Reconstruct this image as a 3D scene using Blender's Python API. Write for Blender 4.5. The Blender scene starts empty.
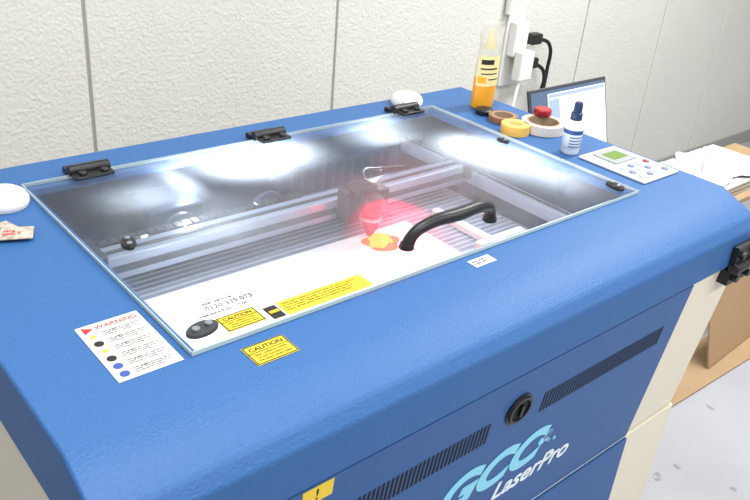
import bpy, bmesh, math, random
from mathutils import Vector, Matrix, noise
random.seed(3)
S=bpy.context.scene
S.view_settings.view_transform='Standard'

# ------------------------------------------------------------ helpers
def lin(c):
    return tuple(((v/255)/12.92 if v/255<=0.04045 else ((v/255+0.055)/1.055)**2.4) for v in c)+(1,)
def mat(name,rgb,rough=.5,metal=0,bump=0,bscale=200,var=0,vscale=5,emit=None,estr=0,coat=0,spec=.5,trans=0,alpha=1):
    m=bpy.data.materials.new(name); m.use_nodes=True
    nt=m.node_tree; b=nt.nodes['Principled BSDF']
    b.inputs['Base Color'].default_value=lin(rgb)
    b.inputs['Roughness'].default_value=rough; b.inputs['Metallic'].default_value=metal
    b.inputs['Coat Weight'].default_value=coat; b.inputs['Specular IOR Level'].default_value=spec
    b.inputs['Transmission Weight'].default_value=trans; b.inputs['Alpha'].default_value=alpha
    tc=nt.nodes.new('ShaderNodeTexCoord')
    if emit:
        b.inputs['Emission Color'].default_value=lin(emit); b.inputs['Emission Strength'].default_value=estr
    if var:
        n=nt.nodes.new('ShaderNodeTexNoise'); n.inputs['Scale'].default_value=vscale; n.inputs['Detail'].default_value=4
        nt.links.new(tc.outputs['Object'],n.inputs['Vector'])
        mp=nt.nodes.new('ShaderNodeMapRange'); mp.inputs[1].default_value=.3; mp.inputs[2].default_value=.7
        mp.inputs[3].default_value=1-var; mp.inputs[4].default_value=1+var
        nt.links.new(n.outputs['Fac'],mp.inputs[0])
        h=nt.nodes.new('ShaderNodeHueSaturation'); h.inputs['Color'].default_value=lin(rgb)
        nt.links.new(mp.outputs[0],h.inputs['Value']); nt.links.new(h.outputs[0],b.inputs['Base Color'])
    if bump:
        n=nt.nodes.new('ShaderNodeTexNoise'); n.inputs['Scale'].default_value=bscale; n.inputs['Detail'].default_value=3
        nt.links.new(tc.outputs['Object'],n.inputs['Vector'])
        bp=nt.nodes.new('ShaderNodeBump'); bp.inputs['Strength'].default_value=bump; bp.inputs['Distance'].default_value=.002
        nt.links.new(n.outputs['Fac'],bp.inputs['Height']); nt.links.new(bp.outputs[0],b.inputs['Normal'])
    return m
def empty(name,loc=(0,0,0)):
    o=bpy.data.objects.new(name,None); o.location=loc; S.collection.objects.link(o); return o
def add(name,me,m=None,parent=None,smooth=False):
    o=bpy.data.objects.new(name,me); S.collection.objects.link(o)
    if m: me.materials.append(m)
    if smooth:
        for p in me.polygons: p.use_smooth=True
    if parent: o.parent=parent
    return o
def bev(o,w,seg=3,ang=30):
    md=o.modifiers.new('bevel','BEVEL'); md.width=w; md.segments=seg; md.limit_method='ANGLE'; md.angle_limit=math.radians(ang)
    for p in o.data.polygons: p.use_smooth=True
    wn=o.modifiers.new('wn','WEIGHTED_NORMAL'); wn.keep_sharp=True
    return o
def box(name,x0,x1,y0,y1,z0,z1,m,parent=None,b=0,rot=None):
    bm=bmesh.new(); bmesh.ops.create_cube(bm,size=1)
    sx,sy,sz=x1-x0,y1-y0,z1-z0
    for v in bm.verts: v.co=Vector((v.co.x*sx,v.co.y*sy,v.co.z*sz))
    if rot: bmesh.ops.rotate(bm,verts=bm.verts,matrix=rot)
    bmesh.ops.translate(bm,verts=bm.verts,vec=((x0+x1)/2,(y0+y1)/2,(z0+z1)/2))
    me=bpy.data.meshes.new(name); bm.to_mesh(me); bm.free()
    o=add(name,me,m,parent)
    if b: bev(o,b)
    return o
def lathe(name,prof,m,parent=None,loc=(0,0,0),seg=40,M=None,smooth=True,sx=1,sy=1):
    bm=bmesh.new(); rings=[]
    for r,z in prof:
        if r<1e-6: rings.append([bm.verts.new((0,0,z))])
        else: rings.append([bm.verts.new((r*sx*math.cos(2*math.pi*i/seg),r*sy*math.sin(2*math.pi*i/seg),z)) for i in range(seg)])
    for a,b in zip(rings,rings[1:]):
        for i in range(seg):
            j=(i+1)%seg
            if len(a)==1 and len(b)==1: continue
            if len(a)==1: bm.faces.new((a[0],b[i],b[j]))
            elif len(b)==1: bm.faces.new((a[i],a[j],b[0]))
            else: bm.faces.new((a[i],a[j],b[j],b[i]))
    bmesh.ops.recalc_face_normals(bm,faces=bm.faces)
    if M: bmesh.ops.transform(bm,matrix=M,verts=bm.verts)
    bmesh.ops.translate(bm,verts=bm.verts,vec=loc)
    me=bpy.data.meshes.new(name); bm.to_mesh(me); bm.free()
    o=add(name,me,m,parent,smooth)
    if smooth:
        md=o.modifiers.new('es','EDGE_SPLIT'); md.split_angle=math.radians(40)
    return o
def cyl(name,r,z0,z1,m,parent=None,loc=(0,0,0),M=None,seg=32):
    return lathe(name,[(0,z0),(r*.92,z0),(r,z0+min(.08*r,.1*(z1-z0))),(r,z1-min(.08*r,.1*(z1-z0))),(r*.92,z1),(0,z1)],m,parent,loc,seg,M)
RX=Matrix.Rotation(math.pi/2,4,'X'); RY=Matrix.Rotation(math.pi/2,4,'Y')
def extr(name,prof,x0,x1,m,parent=None):
    bm=bmesh.new()
    a=[bm.verts.new((x0,y,z)) for y,z in prof]; b=[bm.verts.new((x1,y,z)) for y,z in prof]
    bm.faces.new(a); bm.faces.new(b)
    n=len(a)
    for i in range(n): bm.faces.new((a[i],a[(i+1)%n],b[(i+1)%n],b[i]))
    bmesh.ops.recalc_face_normals(bm,faces=bm.faces)
    me=bpy.data.meshes.new(name); bm.to_mesh(me); bm.free()
    return add(name,me,m,parent)
def tube(name,pts,r,m,parent=None,radii=None,res=3):
    cu=bpy.data.curves.new(name,'CURVE'); cu.dimensions='3D'; cu.bevel_depth=r; cu.bevel_resolution=4; cu.use_fill_caps=True
    sp=cu.splines.new('BEZIER'); sp.bezier_points.add(len(pts)-1)
    for i,p in enumerate(pts):
        bp=sp.bezier_points[i]; bp.co=p; bp.handle_left_type=bp.handle_right_type='AUTO'
        if radii: bp.radius=radii[i]
    cu.materials.append(m)
    o=bpy.data.objects.new(name,cu); S.collection.objects.link(o)
    if parent: o.parent=parent
    return o
def text(name,s,size,m,parent,M,ext=.0004,shear=0,bold=0,align='LEFT',sx=1):
    cu=bpy.data.curves.new(name,'FONT'); cu.body=s; cu.size=size; cu.extrude=ext; cu.shear=shear; cu.offset=bold; cu.align_x=align
    cu.materials.append(m)
    o=bpy.data.objects.new(name,cu); S.collection.objects.link(o); o.parent=parent
    o.matrix_local=M@Matrix.Diagonal((sx,1,1,1)); return o
def boolcut(o,cutters):
    for c in cutters:
        md=o.modifiers.new('cut','BOOLEAN'); md.object=c; md.operation='DIFFERENCE'; md.solver='EXACT'
    dg=bpy.context.evaluated_depsgraph_get(); me=bpy.data.meshes.new_from_object(o.evaluated_get(dg))
    o.modifiers.clear(); o.data=me
def multi(name,boxes,m,parent=None,M=None):
    bm=bmesh.new()
    for (x0,x1,y0,y1,z0,z1) in boxes:
        r=bmesh.ops.create_cube(bm,size=1)
        for v in r['verts']: v.co=Vector((v.co.x*(x1-x0)+(x0+x1)/2,v.co.y*(y1-y0)+(y0+y1)/2,v.co.z*(z1-z0)+(z0+z1)/2))
    if M: bmesh.ops.transform(bm,matrix=M,verts=bm.verts)
    me=bpy.data.meshes.new(name); bm.to_mesh(me); bm.free()
    return add(name,me,m,parent)

# ------------------------------------------------------------ materials
BLUE=mat('blue_enamel',(46,92,146),.5,0,bump=.5,bscale=280,var=.08,vscale=350,spec=.35)
BLUE2=mat('blue_panel_enamel',(44,86,140),.5,0,bump=.2,bscale=260,spec=.35)
BEIGE=mat('beige_enamel',(216,208,188),.45,0,bump=.1,bscale=300)
BLACK=mat('black_plastic',(22,22,24),.4)
BLACKM=mat('black_metal',(28,28,30),.35,.3)
GUN=mat('gunmetal',(70,72,76),.4,.5)
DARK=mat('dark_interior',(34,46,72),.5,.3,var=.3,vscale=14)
DARKER=mat('dark_gap',(10,11,14),.8)
STEEL=mat('brushed_steel',(160,165,172),.35,.8)
ALU=mat('aluminium_rail',(134,144,162),.4,.4)
WHITE=mat('white_plastic',(222,222,219),.4)
SHEET=mat('acrylic_sheet_white',(208,211,214),.4,var=.05,vscale=20)
TABLE=mat('metal_bed',(112,120,136),.5,.2,var=.15,vscale=60)
LABELW=mat('label_white',(205,205,202),.5)
YEL=mat('label_yellow',(228,192,45),.5)
ORANGE=mat('label_orange',(235,170,30),.5)
INK=mat('ink_black',(18,18,18),.6)
INKG=mat('ink_grey',(48,46,44),.6)
RED=mat('red_plastic',(150,22,28),.35)
REDL=mat('ink_red',(200,45,45),.5)

# ------------------------------------------------------------ room
def wallmat():
    m=mat('stucco_panel',(202,202,196),.75,var=.03,vscale=1.5)
    nt=m.node_tree; b=nt.nodes['Principled BSDF']; tc=[n for n in nt.nodes if n.type=='TEX_COORD'][0]
    v=nt.nodes.new('ShaderNodeTexVoronoi'); v.inputs['Scale'].default_value=110; v.feature='SMOOTH_F1'
    n=nt.nodes.new('ShaderNodeTexNoise'); n.inputs['Scale'].default_value=60; n.inputs['Detail'].default_value=5
    nt.links.new(tc.outputs['Object'],v.inputs['Vector']); nt.links.new(tc.outputs['Object'],n.inputs['Vector'])
    a=nt.nodes.new('ShaderNodeMath'); a.operation='ADD'
    nt.links.new(v.outputs['Distance'],a.inputs[0]); nt.links.new(n.outputs['Fac'],a.inputs[1])
    bp=nt.nodes.new('ShaderNodeBump'); bp.inputs['Strength'].default_value=.5; bp.inputs['Distance'].default_value=.004
    nt.links.new(a.outputs[0],bp.inputs['Height']); nt.links.new(bp.outputs[0],b.inputs['Normal'])
    return m
WALL=wallmat()
GROOVE=mat('panel_joint_shadow',(160,160,150),.8)  # plain grey of the panel joints
TRIM=mat('trim_offwhite',(214,214,206),.5)
WY=1.36
seams=[-1.254,-.409,.436,1.286,2.70,3.36,4.0]
wb=empty('wall_back')
box('joint_backing',-3,5,WY+.006,WY+.1,0,2.7,GROOVE,wb)
xs=[-3]+seams+[5]
for i in range(len(xs)-1):
    box('panel_%d'%i,xs[i]+.005,xs[i+1]-.005,WY,WY+.06,0,2.7,WALL,wb,b=.003)
box('wall_right',5,5.1,-4,WY+.1,0,2.7,WALL)
fm=mat('concrete_floor',(160,162,168),.55,var=.06,vscale=3,bump=.1,bscale=60)
nt=fm.node_tree; b=nt.nodes['Principled BSDF']; tc=[n for n in nt.nodes if n.type=='TEX_COORD'][0]
vn=nt.nodes.new('ShaderNodeTexNoise'); vn.inputs['Scale'].default_value=14; vn.inputs['Detail'].default_value=6
nt.links.new(tc.outputs['Object'],vn.inputs['Vector'])
mp=nt.nodes.new('ShaderNodeMapRange'); mp.inputs[1].default_value=.66; mp.inputs[2].default_value=.70; mp.inputs[3].default_value=0; mp.inputs[4].default_value=.6
nt.links.new(vn.outputs['Fac'],mp.inputs[0])
src=b.inputs['Base Color'].links[0].from_socket
mx=nt.nodes.new('ShaderNodeMixRGB'); mx.inputs[2].default_value=lin((105,105,108))
nt.links.new(mp.outputs[0],mx.inputs[0]); nt.links.new(src,mx.inputs[1]); nt.links.new(mx.outputs[0],b.inputs['Base Color'])
box('floor',-3,5.1,-4,WY+.1,-.05,0,fm)
box('ceiling',-3,5.1,-4,WY+.1,2.7,2.75,mat('ceiling_white',(235,235,230),.8))
box('baseboard_back',-3,5,WY-.012,WY,0,.08,mat('baseboard_grey',(150,150,148),.6))
# ------------------------------------------------------------ laser machine
L=empty('laser_engraving_machine')
XL,XR=-.195,1.21
lid=extr('lid_cover',[(.705,1.0),(-.075,1.0),(-.153,.966),(-.168,.945),(-.170,.875),(.705,.875)],XL,XR,BLUE,L)
c1=box('c1',.012,.988,.010,.588,.8,1.1,None)
c2=box('c2',-.06,1.04,.0,.66,.7,.982,None)
boolcut(lid,[c1,c2]); lid.data.materials.clear(); lid.data.materials.append(BLUE)
bev(lid,.009,4,25)
body=extr('body_shell',[(.70,.872),(-.158,.872),(-.113,.455),(.70,.455)],XL+.012,XR-.012,BEIGE,L)
c3=box('c3',-.06,1.04,.0,.66,.80,1.0,None)
boolcut(body,[c3]); body.data.materials.clear(); body.data.materials.append(BEIGE)
bev(body,.004,2)
for c in (c1,c2,c3): bpy.data.objects.remove(c)
extr('front_access_panel',[(-.164,.868),(-.150,.868),(-.105,.455),(-.119,.455)],-.03,1.0,BLUE2,L)
extr('panel_shadow_gap',[(-.16,.8745),(-.10,.8745),(-.10,.868),(-.16,.868)],XL+.02,XR-.02,DARKER,L)
box('stand_cabinet',XL+.016,XR-.008,-.118,.66,.10,.452,BEIGE,L,b=.004)
box('stand_front_panel',-.03,1.0,-.124,-.112,.12,.450,BLUE2,L,b=.002)
for i,(cx,cy) in enumerate([(-.1,-.07),(1.12,-.07),(-.1,.6),(1.12,.6)]):
    cyl('caster_wheel_%d'%i,.04,-.015,.015,BLACK,L,(cx,cy,.04),RY)
    multi('caster_fork_%d'%i,[(cx-.028,cx-.020,cy-.02,cy+.02,.03,.10),(cx+.020,cx+.028,cy-.02,cy+.02,.03,.10),(cx-.03,cx+.03,cy-.03,cy+.03,.092,.10)],STEEL,L)
# panel frame transform
ey=Vector((0,-.1074,.9942)).normalized(); ex=Vector((1,0,0)); en=ex.cross(ey)
PM=Matrix(((ex.x,ey.x,en.x,0),(ex.y,ey.y,en.y,-.1645),(ex.z,ey.z,en.z,.875),(0,0,0,1)))
def pz(z): return (z-.875)/.9942
for nm,x0 in (('vent_left',.066),('vent_right',.572)):
    bx=[]
    n=42
    for i in range(n):
        x=x0+i*(.365/(n-1)); bx.append((x,x+.0048,pz(.745),pz(.790),-.003,.0008))
    multi(nm,bx,DARKER,L,PM)
LM=PM@Matrix.Translation((.503,pz(.788),0))
cyl('lock_plate',.032,0,.003,BLACKM,L,M=LM)
lathe('lock_ring',[(.022,.003),(.022,.007),(.027,.007),(.028,.003)],BLACK,L,M=LM)
lathe('lock_recess',[(0,.0032),(.021,.0032),(.021,.006)],DARKER,L,M=LM)
box('lock_slot',-.003,.003,-.012,.012,.004,.009,BLACKM,L).matrix_world=LM
LB=mat('logo_lightblue',(130,205,230),.4); LW=mat('logo_white',(225,235,240),.4)
text('logo_letters','GCC',.108,LB,L,PM@Matrix.Translation((.350,pz(.612),.001)),shear=.3,bold=.005,sx=1.12)
text('logo_name','LaserPro',.060,LW,L,PM@Matrix.Translation((.508,pz(.556),.001)),shear=.25,bold=.0012,sx=1.02)
LD=mat('logo_paleblue',(120,150,185),.5)
for i in range(9):
    a=i*.55; rr=.009-.0006*i
    cyl('logo_dot_%d'%i,max(rr,.0028),0,.0016,[LB,LD][i%2],L,M=PM@Matrix.Translation((.620+.008*i*math.cos(a)*.5+.0065*i,pz(.648+.014*math.sin(a)),0)),seg=16)
box('hazard_label_front',.06,.11,pz(.865),pz(.835),0,.001,YEL,L).matrix_world=PM@Matrix.Translation((0,0,0))
text('hazard_label_text','!',.03,INK,L,PM@Matrix.Translation((.08,pz(.84),.001)))

# glass door
def glassmat():
    m=bpy.data.materials.new('dusty_acrylic_glass'); m.use_nodes=True; nt=m.node_tree; nt.nodes.clear()
    o=nt.nodes.new('ShaderNodeOutputMaterial'); t=nt.nodes.new('ShaderNodeBsdfTransparent'); t.inputs[0].default_value=(.97,.985,.99,1)
    tr=nt.nodes.new('ShaderNodeBsdfTranslucent'); tr.inputs[0].default_value=(.85,.92,1,1)
    df=nt.nodes.new('ShaderNodeBsdfDiffuse'); df.inputs[0].default_value=(.8,.85,.9,1)
    hz=nt.nodes.new('ShaderNodeMixShader'); hz.inputs[0].default_value=.10
    nt.links.new(tr.outputs[0],hz.inputs[1]); nt.links.new(df.outputs[0],hz.inputs[2])
    tc=nt.nodes.new('ShaderNodeTexCoord'); n=nt.nodes.new('ShaderNodeTexNoise'); n.inputs['Scale'].default_value=9; n.inputs['Detail'].default_value=12; n.inputs['Roughness'].default_value=.8
    nt.links.new(tc.outputs['Object'],n.inputs['Vector'])
    mp=nt.nodes.new('ShaderNodeMapRange'); mp.inputs[1].default_value=.3; mp.inputs[2].default_value=.75; mp.inputs[3].default_value=.11; mp.inputs[4].default_value=.25
    nt.links.new(n.outputs['Fac'],mp.inputs[0])
    m1=nt.nodes.new('ShaderNodeMixShader'); nt.links.new(mp.outputs[0],m1.inputs[0]); nt.links.new(t.outputs[0],m1.inputs[1]); nt.links.new(hz.outputs[0],m1.inputs[2])
    g=nt.nodes.new('ShaderNodeBsdfGlossy'); g.inputs['Roughness'].default_value=.06
    fr=nt.nodes.new('ShaderNodeFresnel'); fr.inputs[0].default_value=1.22
    m2=nt.nodes.new('ShaderNodeMixShader'); nt.links.new(fr.outputs[0],m2.inputs[0]); nt.links.new(m1.outputs[0],m2.inputs[1]); nt.links.new(g.outputs[0],m2.inputs[2])
    nt.links.new(m2.outputs[0],o.inputs[0]); return m
GLASS=glassmat()
bm=bmesh.new(); vs=[bm.verts.new(p) for p in ((0,0,1.007),(1,0,1.007),(1,.6,1.007),(0,.6,1.007))]; bm.faces.new(vs)
me=bpy.data.meshes.new('glass_pane'); bm.to_mesh(me); bm.free(); add('glass_pane',me,GLASS,L)
EDGE=mat('glass_edge',(180,200,196),.25,spec=.6)
multi('glass_edges',[(-.0005,1.0005,-.0005,.0008,1.001,1.0073),(-.0005,1.0005,.5992,.6005,1.001,1.0073),(-.0005,.0008,0,.6,1.001,1.0073),(.9992,1.0005,0,.6,1.001,1.0073)],EDGE,L)
# hinges
for i,hx in enumerate((.12,.512,.905)):
    box('hinge_leaf_glass_%d'%i,hx-.036,hx+.036,.565,.592,1.008,1.014,BLACKM,L,b=.002)
    box('hinge_leaf_body_%d'%i,hx-.036,hx+.036,.606,.635,1.001,1.012,BLACKM,L,b=.002)
    cyl('hinge_barrel_%d'%i,.010,-.038,.038,BLACK,L,(hx,.599,1.015),RY)
    for s in (-.02,.02):
        cyl('hinge_bolt_%d_%d'%(i,s>0),.007,0,.006,BLACK,L,(hx+s,.577,1.013)); cyl('hinge_screw_%d_%d'%(i,s>0),.006,0,.004,BLACK,L,(hx+s,.622,1.011))
# handle
tube('door_handle',[(.425,.066,1.008),(.434,.064,1.028),(.456,.060,1.042),(.53,.055,1.047),(.600,.060,1.043),(.620,.064,1.030),(.626,.066,1.008)],.0105,BLACK,L,radii=[1.1,.95,1,1.15,1,.95,1.1])
for i,hx in enumerate((.425,.626)): lathe('handle_foot_%d'%i,[(0,1.007),(.013,1.007),(.013,1.009),(.011,1.016),(0,1.016)],BLACK,L,(hx,.066,0))
# corner brackets
def bracket(nm,x,y,ang,k=1):
    M=Matrix.Translation((x,y,1.0085))@Matrix.Rotation(ang,4,'Z')@Matrix.Diagonal((k,k,1,1))
    lathe(nm,[(0,0),(.028,0),(.028,.003),(.026,.005),(0,.005)],GUN if k>.85 else BLACKM,L,M=M@Matrix.Diagonal((1,.6,1,1)))
    for s in (-.012,.012): cyl(nm+'_screw%d'%(s>0),.006,.005,.009,STEEL,L,M=M@Matrix.Translation((s,0,0)),seg=20)
bracket('corner_bracket_0',.034,.034,.2,.88); bracket('corner_bracket_1',.968,.036,1.4,.8); bracket('corner_bracket_2',.057,.30,1.3,.7)
bracket('corner_bracket_3',.96,.33,1.5,.6)
# labels
T0=Matrix.Translation
def lab(nm,x0,x1,y0,y1,z,m): return box(nm,x0,x1,y0,y1,z,z+.0008,m,L)
ZL=1.0003; ZG=1.0075; TE=.0011
lab('warning_label',-.096,-.011,0,.134,ZL,LABELW)
text('warning_title','WARNING',.012,REDL,L,T0((-.074,.119,ZL+TE)),ext=.0001,bold=.0001)
for i in range(6):
    text('warning_text_%d'%i,'wear goggles and keep the lid\nclosed while the beam is on\nand the fan is running',.0042,INKG,L,T0((-.070,.109-.0185*i,ZL+TE)),ext=.0001)
cyl('warning_triangle',.009,0,.0006,REDL,L,(-.085,.122,ZL+.0008),seg=3)
for i in range(6):
    cyl('warning_icon_%d'%i,.0062,0,.0006,[YEL,INK,YEL,INK,mat('ink_blue',(50,80,150)),mat('ink_blue2',(50,80,150))][i],L,(-.083,.105-.0185*i,ZL+.0008),seg=3 if i in (0,2) else 20)
def caution(nm,x0,x1,y0,y1,z):
    lab(nm,x0,x1,y0,y1,z,YEL); w=x1-x0; h=y1-y0; q=.0014; e=.0008
    multi(nm+'_border',[(x0+e,x1-e,y1-e-q,y1-e,z+.0008,z+.0013),(x0+e,x1-e,y0+e,y0+e+q,z+.0008,z+.0013),(x0+e,x0+e+q,y0+e,y1-e,z+.0008,z+.0013),(x1-e-q,x1-e,y0+e,y1-e,z+.0008,z+.0013),(x0+e,x1-e,y1-h*.42,y1-h*.42+.001,z+.0008,z+.0013)],INK,L)
    text(nm+'_title','CAUTION',h*.27,INK,L,T0(((x0+x1)/2,y1-h*.33,z+TE)),ext=.0001,bold=.0002,align='CENTER')
    text(nm+'_text','laser radiation inside\navoid exposure to\nthe beam when open',h*.14,INK,L,T0(((x0+x1)/2,y1-h*.57,z+TE)),ext=.0001,align='CENTER')
caution('caution_label_body',.058,.121,-.063,-.021,ZL)
caution('caution_label_glass',.061,.119,.012,.048,ZG)
lab('notice_strip',.151,.302,.004,.039,ZG,YEL)
text('notice_strip_text','visible laser radiation is emitted when the door is opened\ndo not look into the beam or touch the optical parts\nclass 2 product - keep this cover closed during work\nswitch off the power before any cleaning operation',.0056,INK,L,T0((.155,.030,ZG+TE)),ext=.0001)
lab('serial_label',.128,.147,.006,.036,ZG,INK); lab('serial_label_stripe',.130,.145,.018,.024,ZG+.001,ORANGE)
text('glass_phone_text','laser service',.0095,INK,L,T0((.062,.086,ZG+.0006)),ext=.0003)
text('glass_phone_number','0120 335 073',.0135,INK,L,T0((.062,.072,ZG+.0006)),ext=.0003,bold=.0001)
text('glass_phone_hours','weekdays 9:00 - 17:00',.0085,INK,L,T0((.044,.060,ZG+.0006)),ext=.0003)
lab('plate_label',.486,.534,-.036,-.014,ZL,LABELW); text('plate_label_text','serial 0428\nmodel 30W',.0065,INK,L,T0((.489,-.023,ZL+TE)),ext=.0001)
# control panel
cp=box('control_panel',1.053,1.187,.020,.190,1.0,1.006,mat('panel_lightgrey',(196,198,200),.5),L,b=.003)
box('control_display_bezel',1.085,1.165,.112,.176,1.006,1.009,mat('panel_grey',(150,154,158),.4),L,b=.001)
box('control_display_lcd',1.100,1.152,.128,.162,1.009,1.0095,mat('lcd_green',(90,120,30),.6,emit=(100,140,40),estr=.05),L)
box('control_keypad_field',1.066,1.176,.030,.102,1.006,1.0066,mat('keypad_grey',(158,164,176),.5),L)
GB=mat('button_white',(196,200,206),.5); GB2=mat('button_bluegrey',(110,124,152),.5)
k=0
for r in range(3):
    for c in range(4):
        cyl('button_%d'%k,.0070,1.006,1.009,RED if (r,c)==(0,3) else (GB2 if (r+c)%2 else GB),L,(1.078+.029*c,.090-.024*r,0),seg=16); k+=1
# latch right front corner
multi('corner_latch_plate',[(1.115,1.205,-.182,-.170,.885,.925),(1.12,1.20,-.178,-.155,.835,.868)],BLACKM,L)
cyl('corner_latch_barrel',.012,-.045,.045,BLACK,L,(1.16,-.183,.878),RY)
for i,(dx,dz) in enumerate([(1.135,.905),(1.185,.905),(1.135,.852),(1.185,.852)]): cyl('corner_latch_bolt_%d'%i,.008,0,.012,BLACK,L,(dx,-.178,dz),RX)
# ---------------- interior
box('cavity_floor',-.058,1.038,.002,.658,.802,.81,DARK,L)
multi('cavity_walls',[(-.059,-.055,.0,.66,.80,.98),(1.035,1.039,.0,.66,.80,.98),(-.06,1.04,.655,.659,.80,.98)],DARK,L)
box('work_bed',.03,.95,.02,.50,.815,.845,TABLE,L,b=.003)
bx=[]
for i in range(30): bx.append((.04,.94,.03+i*.0158,.034+i*.0158,.845,.8465))
multi('bed_slats',bx,mat('bed_slat',(165,172,184),.5,.3),L)
box('front_ledge',0.0,1.0,.002,.055,.955,.965,SHEET,L)
box('acrylic_workpiece',.10,.72,.06,.37,.848,.853,SHEET,L)
for i,x in enumerate((.03,.955)):
    box('side_rail_%d'%i,x-.014,x+.014,.01,.64,.885,.915,ALU,L,b=.002)
    box('side_rail_groove_%d'%i,x-.004,x+.004,.012,.638,.9152,.9165,DARKER,L)
box('gantry_beam',.03,.955,.405,.450,.885,.93,ALU,L,b=.003)
box('gantry_slot',.05,.935,.402,.4045,.900,.912,mat('slot_grey',(40,44,54),.6),L)
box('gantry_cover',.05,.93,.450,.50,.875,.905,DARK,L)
box('gantry_belt',.05,.93,.42,.428,.9305,.933,BLACK,L)
for i,x in enumerate((.03,.955)): box('gantry_carriage_%d'%i,x-.03,x+.03,.39,.47,.9,.945,BLACKM,L,b=.004)
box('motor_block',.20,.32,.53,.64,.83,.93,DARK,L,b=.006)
for i,x in enumerate((.26,.46)):
    lathe('fan_ring_%d'%i,[(.03,0),(.042,0),(.042,.01),(.03,.01),(.03,0)],mat('fan_ring_blue%d'%i,(60,70,92),.4),L,M=T0((x,.525,.88))@RX)
    for k in range(5): box('fan_blade_%d_%d'%(i,k),-.005,.005,0,.03,0,.003,BLACK,L).matrix_world=T0((x,.522,.88))@RX@Matrix.Rotation(k*1.257,4,'Z')
box('exhaust_plate',.55,.92,.62,.65,.82,.91,mat('interior_grey',(40,52,76),.5),L)
multi('exhaust_slots',[(.57+.03*i,.585+.03*i,.6185,.62,.84,.90) for i in range(11)],mat('slot_dark',(26,34,50),.6),L)
multi('cable_chain',[(.08+.018*i,.094+.018*i,.465,.485,.906,.925) for i in range(24)],BLACK,L)
# laser head
HD=mat('head_dark_red',(40,18,24),.4,.2)
box('laser_head_body',.548,.622,.365,.403,.885,.960,HD,L,b=.005)
box('laser_head_cap',.558,.612,.350,.395,.960,.970,BLACKM,L,b=.003)
box('laser_head_fan',.625,.655,.36,.40,.90,.95,BLACKM,L,b=.003)
lathe('laser_head_nozzle',[(0,.866),(.004,.866),(.014,.882),(.019,.892),(.019,.920),(.022,.922),(.022,.950),(.018,.955),(0,.955)],mat('red_anodised',(80,20,26),.3,.5),L,(.588,.338,0))
cyl('laser_head_ring',.0235,.905,.912,STEEL,L,(.588,.338,0))
tube('air_hose',[(.60,.38,.968),(.64,.43,.965),(.72,.47,.94),(.80,.47,.93)],.0035,BLACK,L)
box('corner_stop',.76,.90,.18,.20,.8465,.868,WHITE,L,b=.002)
box('ruler_strip',.80,.82,.06,.37,.8465,.862,WHITE,L,b=.002)
# laser spot under the nozzle: its light modelled as emissive mounds
def blob(nm,cx,cy,z0,r,h,m,par,seed):
    bm=bmesh.new(); n=36; c=bm.verts.new((cx,cy,z0+h)); rings=[]
    for f in (.35,.7,1):
        rg=[]
        for i in range(n):
            a=2*math.pi*i/n; k=1+.10*math.sin(3*a+seed)+.06*math.sin(5*a+2*seed)
            rg.append(bm.verts.new((cx+r*f*k*math.cos(a)*1.1,cy+r*f*k*math.sin(a),z0+h*(1-f**2))))
        rings.append(rg)
    for i in range(n):
        j=(i+1)%n; bm.faces.new((c,rings[0][i],rings[0][j]))
        for p,q in zip(rings,rings[1:]): bm.faces.new((p[i],q[i],q[j],p[j]))
    me=bpy.data.meshes.new(nm); bm.to_mesh(me); bm.free(); return add(nm,me,m,par,True)
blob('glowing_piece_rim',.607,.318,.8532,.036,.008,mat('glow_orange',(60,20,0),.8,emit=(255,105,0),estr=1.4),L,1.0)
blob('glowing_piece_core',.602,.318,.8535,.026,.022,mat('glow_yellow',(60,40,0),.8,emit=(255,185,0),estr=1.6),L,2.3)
def lamp(nm,loc,sx,sy,e,col,rot=(0,0,0),parent=None,kind='AREA',ang=110):
    l=bpy.data.lights.new(nm,kind); l.energy=e; l.color=col
    if kind=='AREA': l.shape='RECTANGLE'; l.size=sx; l.size_y=sy
    else: l.shadow_soft_size=sx
    if kind=='SPOT': l.spot_size=math.radians(ang); l.spot_blend=1
    o=bpy.data.objects.new(nm,l); S.collection.objects.link(o); o.location=loc; o.rotation_euler=rot
    if parent: o.parent=parent
    return o
UP=(math.pi,0,0)
for i,(x,y,e) in enumerate([(.16,.46,2),(.24,.475,8),(.32,.48,15),(.40,.495,14),(.49,.51,5),(.74,.49,3),(.82,.43,7),(.87,.34,8),(.89,.24,5),(.90,.13,2.2)]):
    lamp('led_%d'%i,(x,y,.915),.006,0,e,(.86,.93,1),rot=UP,parent=L,kind='SPOT',ang=118)  # added up-facing spots that turn the pane haze into white glow
for i,(x,y,e) in enumerate([(.30,.57,.7),(.80,.56,.6),(.20,.30,.6),(.80,.25,.4)]):
    lamp('led_fill_%d'%i,(x,y,.94 if i>1 else .96),.006,0,e,(.88,.94,1),parent=L,kind='POINT')  # added fill points that brighten the cavity and bed
q=Vector((-.085,-.135,.10)).to_track_quat('-Z','Y').to_euler()
lamp('head_red_light',(.562,.285,.900),.006,0,22,(1,.01,.05),rot=q,parent=L,kind='SPOT',ang=54)  # added spot tilted at the pane to give its haze a red halo
lamp('spot_red_light',(.605,.290,.872),.008,0,.6,(1,.03,.04),parent=L,kind='POINT')

# ------------------------------------------------------------ small objects
def dome(x,y,nm):
    o=lathe(nm,[(0,0),(.039,0),(.041,.004),(.041,.012),(.037,.020),(.028,.026),(.014,.029),(0,.0295)],WHITE,None,(0,0,0),48); o.location=(x,y,1.0005)
    return o
dome(.962,.655,'dome_sensor'); dome(-.048,.548,'dome_sensor.001')
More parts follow.
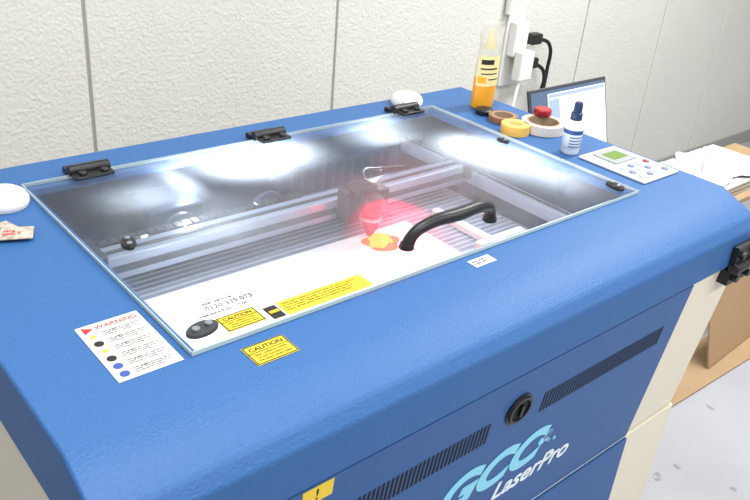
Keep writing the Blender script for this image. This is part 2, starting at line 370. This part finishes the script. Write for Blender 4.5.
# sachets
SA=mat('sachet_foil',(180,165,150),.4,.1,var=.45,vscale=90)
for i,(x,y,a) in enumerate(((-.085,.455,.3),(-.07,.425,-.4))):
    e=empty('sachet_packet' if i==0 else 'sachet_packet.001'); e.location=(x,y,1.001+.004*i); e.rotation_euler=(0,0,a)
    o=box('pouch',-.026,.026,-.02,.02,0,.003,SA,e,b=.0012)
    box('seal',-.026,-.022,-.02,.02,.0028,.0036,mat('seal_dark',(90,70,60),.5),e)
    text('print',"care\npack 5",.010,REDL,e,T0((-.018,.003,.0032)),ext=.0002,bold=.0002)
# glue bottle: clear bottle, yellow glue in lower half, printed label
gb=empty('glue_bottle'); gb.location=(1.125,.548,1.001)
CLR=mat('clear_plastic',(205,205,190),.12,alpha=.38,bump=.9,bscale=45)
lathe('glue_fill',[(0,0),(.030,0),(.034,.004),(.0345,.012),(.0345,.080),(0,.082)],mat('glue_yellow',(226,156,34),.3),gb,seg=32,sy=.7)
lathe('bottle_clear_shell',[(.0345,.0805),(.0345,.12),(.033,.145),(.030,.16),(.034,.18),(.028,.195),(.035,.212)],CLR,gb,seg=32,sy=.7)
LBG=mat('glue_label',(226,212,150),.5)
def patch(nm,r,z0,z1,a0,a1,m,par,sy=.7,n=14):
    bm=bmesh.new(); a=[];b=[]
    for i in range(n+1):
        t=math.radians(a0+(a1-a0)*i/n); a.append(bm.verts.new((r*math.cos(t),r*sy*math.sin(t),z0))); b.append(bm.verts.new((r*math.cos(t),r*sy*math.sin(t),z1)))
    for i in range(n): bm.faces.new((a[i],a[i+1],b[i+1],b[i]))
    me=bpy.data.meshes.new(nm); bm.to_mesh(me); bm.free(); return add(nm,me,m,par,True)
patch('bottle_label',.0352,.060,.135,180,325,LBG,gb)
for i,(z0,z1,a0,a1,mm) in enumerate([(.115,.127,200,262,INK),(.102,.106,200,285,INKG),(.068,.084,190,235,ORANGE),(.090,.093,205,290,INKG),(.076,.079,245,300,INKG)]):
    patch('label_print_%d'%i,.0357,z0,z1,a0,a1,mm,gb)
lathe('bottle_nozzle',[(0,.150),(.014,.150),(.012,.165),(.006,.175),(.004,.195),(0,.195)],mat('nozzle_cream',(225,205,130),.5),gb,seg=24)
# tape rolls
def ring(nm,x,y,z,ro,ri,h,mo,mc):
    e=empty(nm); e.location=(x,y,z)
    lathe('tape_winding',[(ri+.004,0),(ro,0),(ro,h),(ri+.004,h),(ri+.004,0)],mo,e,seg=48)
    lathe('tape_core',[(ri,0),(ri+.004,0),(ri+.004,h+.0005),(ri,h+.0005),(ri,0)],mc,e,seg=48)
    return e
CARD=mat('cardboard',(160,134,102),.8,var=.05,vscale=10)
ring('tape_roll',1.128,.352,1.001,.052,.036,.022,mat('masking_tape_white',(215,205,195),.6),CARD)
ring('tape_roll.001',1.050,.372,1.001,.034,.018,.022,mat('tape_yellow',(226,178,84),.5),mat('core_yellow',(240,215,140),.5))
ring('tape_roll.002',1.092,.446,1.001,.036,.024,.014,mat('tape_brown',(140,95,62),.4),CARD)
bc=lathe('red_bottle_cap',[(0,0),(.021,0),(.022,.002),(.022,.013),(.019,.016),(0,.016)],RED,None,seg=32); bc.location=(1.162,.385,1.0245)
lathe('black_jar_cap',[(0,0),(.022,0),(.023,.002),(.023,.010),(.020,.013),(.010,.014),(0,.012)],BLACK,None,seg=32).location=(1.09,.506,1.001)
# dropper bottle
db=empty('dropper_bottle'); db.location=(1.064,.222,1.001)
lathe('bottle_body',[(0,0),(.0185,0),(.0205,.003),(.0205,.066),(.018,.074),(.010,.078),(0,.078)],mat('bottle_white',(222,226,230),.35),db)
lathe('bottle_label',[(.0206,.012),(.021,.0125),(.021,.058),(.0206,.0585)],mat('bottle_label_blue',(195,206,222),.5),db)
lathe('label_stripe',[(.0212,.047),(.0214,.0475),(.0214,.056),(.0212,.0565)],mat('stripe_navy',(40,70,130),.5),db)
for i in range(4): patch('label_line_%d'%i,.0213,.018+.007*i,.0205+.007*i,200,320,mat('label_ink_%d'%i,(80,90,115),.6),db,sy=1)
lathe('bottle_cap',[(0,.076),(.0125,.076),(.0125,.092),(.0095,.094),(.009,.112),(.007,.116),(0,.116)],mat('cap_navy',(22,42,78),.4),db)
# laptop on side table
st=empty('side_table')
TT=mat('table_grey',(170,170,168),.5)
box('table_top',1.26,1.74,.22,.66,.755,.778,TT,st,b=.003)
for i,(x,y) in enumerate(((1.28,.24),(1.72,.24),(1.28,.64),(1.72,.64))): box('table_leg_%d'%i,x-.014,x+.014,y-.014,y+.014,0,.756,STEEL,st)
lp=empty('laptop')
LG=mat('laptop_shell',(70,74,80),.4,.4)
box('base',1.32,1.675,.25,.49,.779,.797,LG,lp,b=.004)
multi('keys',[(1.345+.022*c,1.362+.022*c,.34+.022*r,.357+.022*r,.797,.799) for c in range(14) for r in range(5)],BLACK,lp)
box('touchpad',1.45,1.55,.262,.322,.797,.7975,STEEL,lp)
sm=T0((1.4975,.495,.797))@Matrix.Rotation(math.radians(-17),4,'X')
o=box('screen_lid',-.178,.178,-.004,.004,0,.225,LG,lp,b=.003); o.matrix_world=sm
o=box('screen_display',-.170,.170,-.0055,-.0042,.014,.216,mat('laptop_screen',(60,74,98),.2,emit=(110,130,160),estr=.5),lp); o.matrix_world=sm
o=box('screen_window',-.10,.169,-.0062,-.0055,.03,.207,mat('screen_window',(190,198,208),.3,emit=(215,224,235),estr=.55),lp); o.matrix_world=sm
o=multi('screen_window_bars',[(-.095,.165,-.0068,-.0062,.195,.204),(-.095,-.05,-.0068,-.0062,.04,.19)],mat('screen_bar',(140,155,175),.3,emit=(150,165,185),estr=.4),lp); o.matrix_world=sm
# wall outlet and cables
wo=empty('wall_outlet')
box('outlet_plate',2.155,2.255,WY-.012,WY,.70,1.0,WHITE,wo,b=.004)
box('outlet_box',2.165,2.245,WY-.055,WY-.012,.83,.97,WHITE,wo,b=.008)
box('adapter_block',2.17,2.25,WY-.10,WY-.055,.74,.86,WHITE,wo,b=.008)
for i,z in enumerate((.90,.80)):
    box('plug_%d'%i,2.245,2.31,WY-.08,WY-.035,z-.022,z+.022,BLACK,wo,b=.008)
tube('black_cable_0',[(2.30,WY-.06,.90),(2.37,WY-.07,.87),(2.40,WY-.06,.75),(2.41,WY-.04,.5),(2.4,WY-.05,.02)],.008,BLACK,wo)
tube('black_cable_1',[(2.30,WY-.06,.80),(2.35,WY-.08,.76),(2.37,WY-.06,.62),(2.35,WY-.05,.3),(2.3,WY-.05,.02)],.008,BLACK,wo)
tube('white_cable',[(2.20,WY-.08,.75),(2.17,WY-.09,.62),(2.2,WY-.07,.3),(2.18,WY-.07,.02)],.007,WHITE,wo)
cyl('conduit_pipe',.018,1.0,2.69,TRIM,wo,(2.14,WY-.02,0))
# low work table with papers and a cloth
wt=empty('low_work_table')
box('top',2.03,2.85,.30,.62,.555,.575,CARD,wt,b=.003)
for i,(x,y) in enumerate(((2.07,.34),(2.81,.34),(2.07,.58),(2.81,.58))): box('leg_%d'%i,x-.015,x+.015,y-.015,y+.015,0,.556,STEEL,wt)
pp=empty('paper_stack')
PAP=mat('paper_white',(190,190,190),.7)
for i in range(5):
    box('sheet_%d'%i,2.10,2.62,.33,.60,.577+.008*i,.583+.008*i,PAP if i%2==0 else CARD,pp,rot=Matrix.Rotation(random.uniform(-.06,.06),4,'Z'))
def crumple(nm,cx,cy,cz,w,d,h,m,par=None,n=80):
    bm=bmesh.new(); bmesh.ops.create_grid(bm,x_segments=n,y_segments=n,size=.5)
    for v in bm.verts:
        x,y=v.co.x,v.co.y; a=math.atan2(y,x)
        e=max(0,1-(x*x+y*y)*3.4); k=1+.12*math.sin(5*a+1)+.08*math.sin(9*a)
        f=abs(noise.noise(Vector((x*5,y*5,1))))+.4*abs(noise.noise(Vector((x*12,y*12,4))))
        v.co=Vector((cx+x*w*k,cy+y*d*k,cz+h*(e*.3+1.6*e*f)+.012*f))
    me=bpy.data.meshes.new(nm); bm.to_mesh(me); bm.free(); return add(nm,me,m,par,True)
crumple('cloth',2.34,.47,.618,.38,.24,.045,mat('cloth_white',(192,192,196),.7))
# cardboard sheets on the floor
cs=box('cardboard_sheet',1.80,2.95,.10,.27,.002,.008,CARD,None,rot=Matrix.Rotation(-.03,4,'Z'))
cs2=box('cardboard_sheet.001',-.40,.40,-.006,.0,0,.36,mat('cardboard_dark',(158,128,94),.8),None); cs2.location=(2.50,.18,.012); cs2.rotation_euler=(math.radians(-15),0,.05)

# ------------------------------------------------------------ lights
for i,(x,y) in enumerate(((0.0,.1),(2.4,.3),(0.2,-1.8),(2.4,-1.8))):
    e=empty('ceiling_light' if i==0 else 'ceiling_light.%03d'%i)
    box('fixture',x-.62,x+.62,y-.15,y+.15,2.64,2.70,WHITE,e,b=.005)
    lamp('lamp',(x,y,2.63),1.2,.25,[34,66,46,48][i],(1,.99,.98),parent=e)
w=bpy.data.worlds.new('world'); S.world=w; w.use_nodes=True
w.node_tree.nodes['Background'].inputs[0].default_value=(.95,.97,1,1); w.node_tree.nodes['Background'].inputs[1].default_value=.85
# ------------------------------------------------------------ camera
r=Vector((.7601,-.6446,.0825)).normalized(); up=Vector((.2476,.4046,.8804)); fw=Vector((.6008,.6487,-.4671)).normalized()
r=(r-fw*r.dot(fw)).normalized(); up=r.cross(fw).normalized(); bk=-fw
cd=bpy.data.cameras.new('camera'); cam=bpy.data.objects.new('camera',cd); S.collection.objects.link(cam)
cam.matrix_world=Matrix(((r.x,up.x,bk.x,-.3914),(r.y,up.y,bk.y,-.7413),(r.z,up.z,bk.z,1.6036),(0,0,0,1)))
cd.sensor_width=36; cd.lens=793.6/750*36; cd.clip_start=.02
S.camera=cam
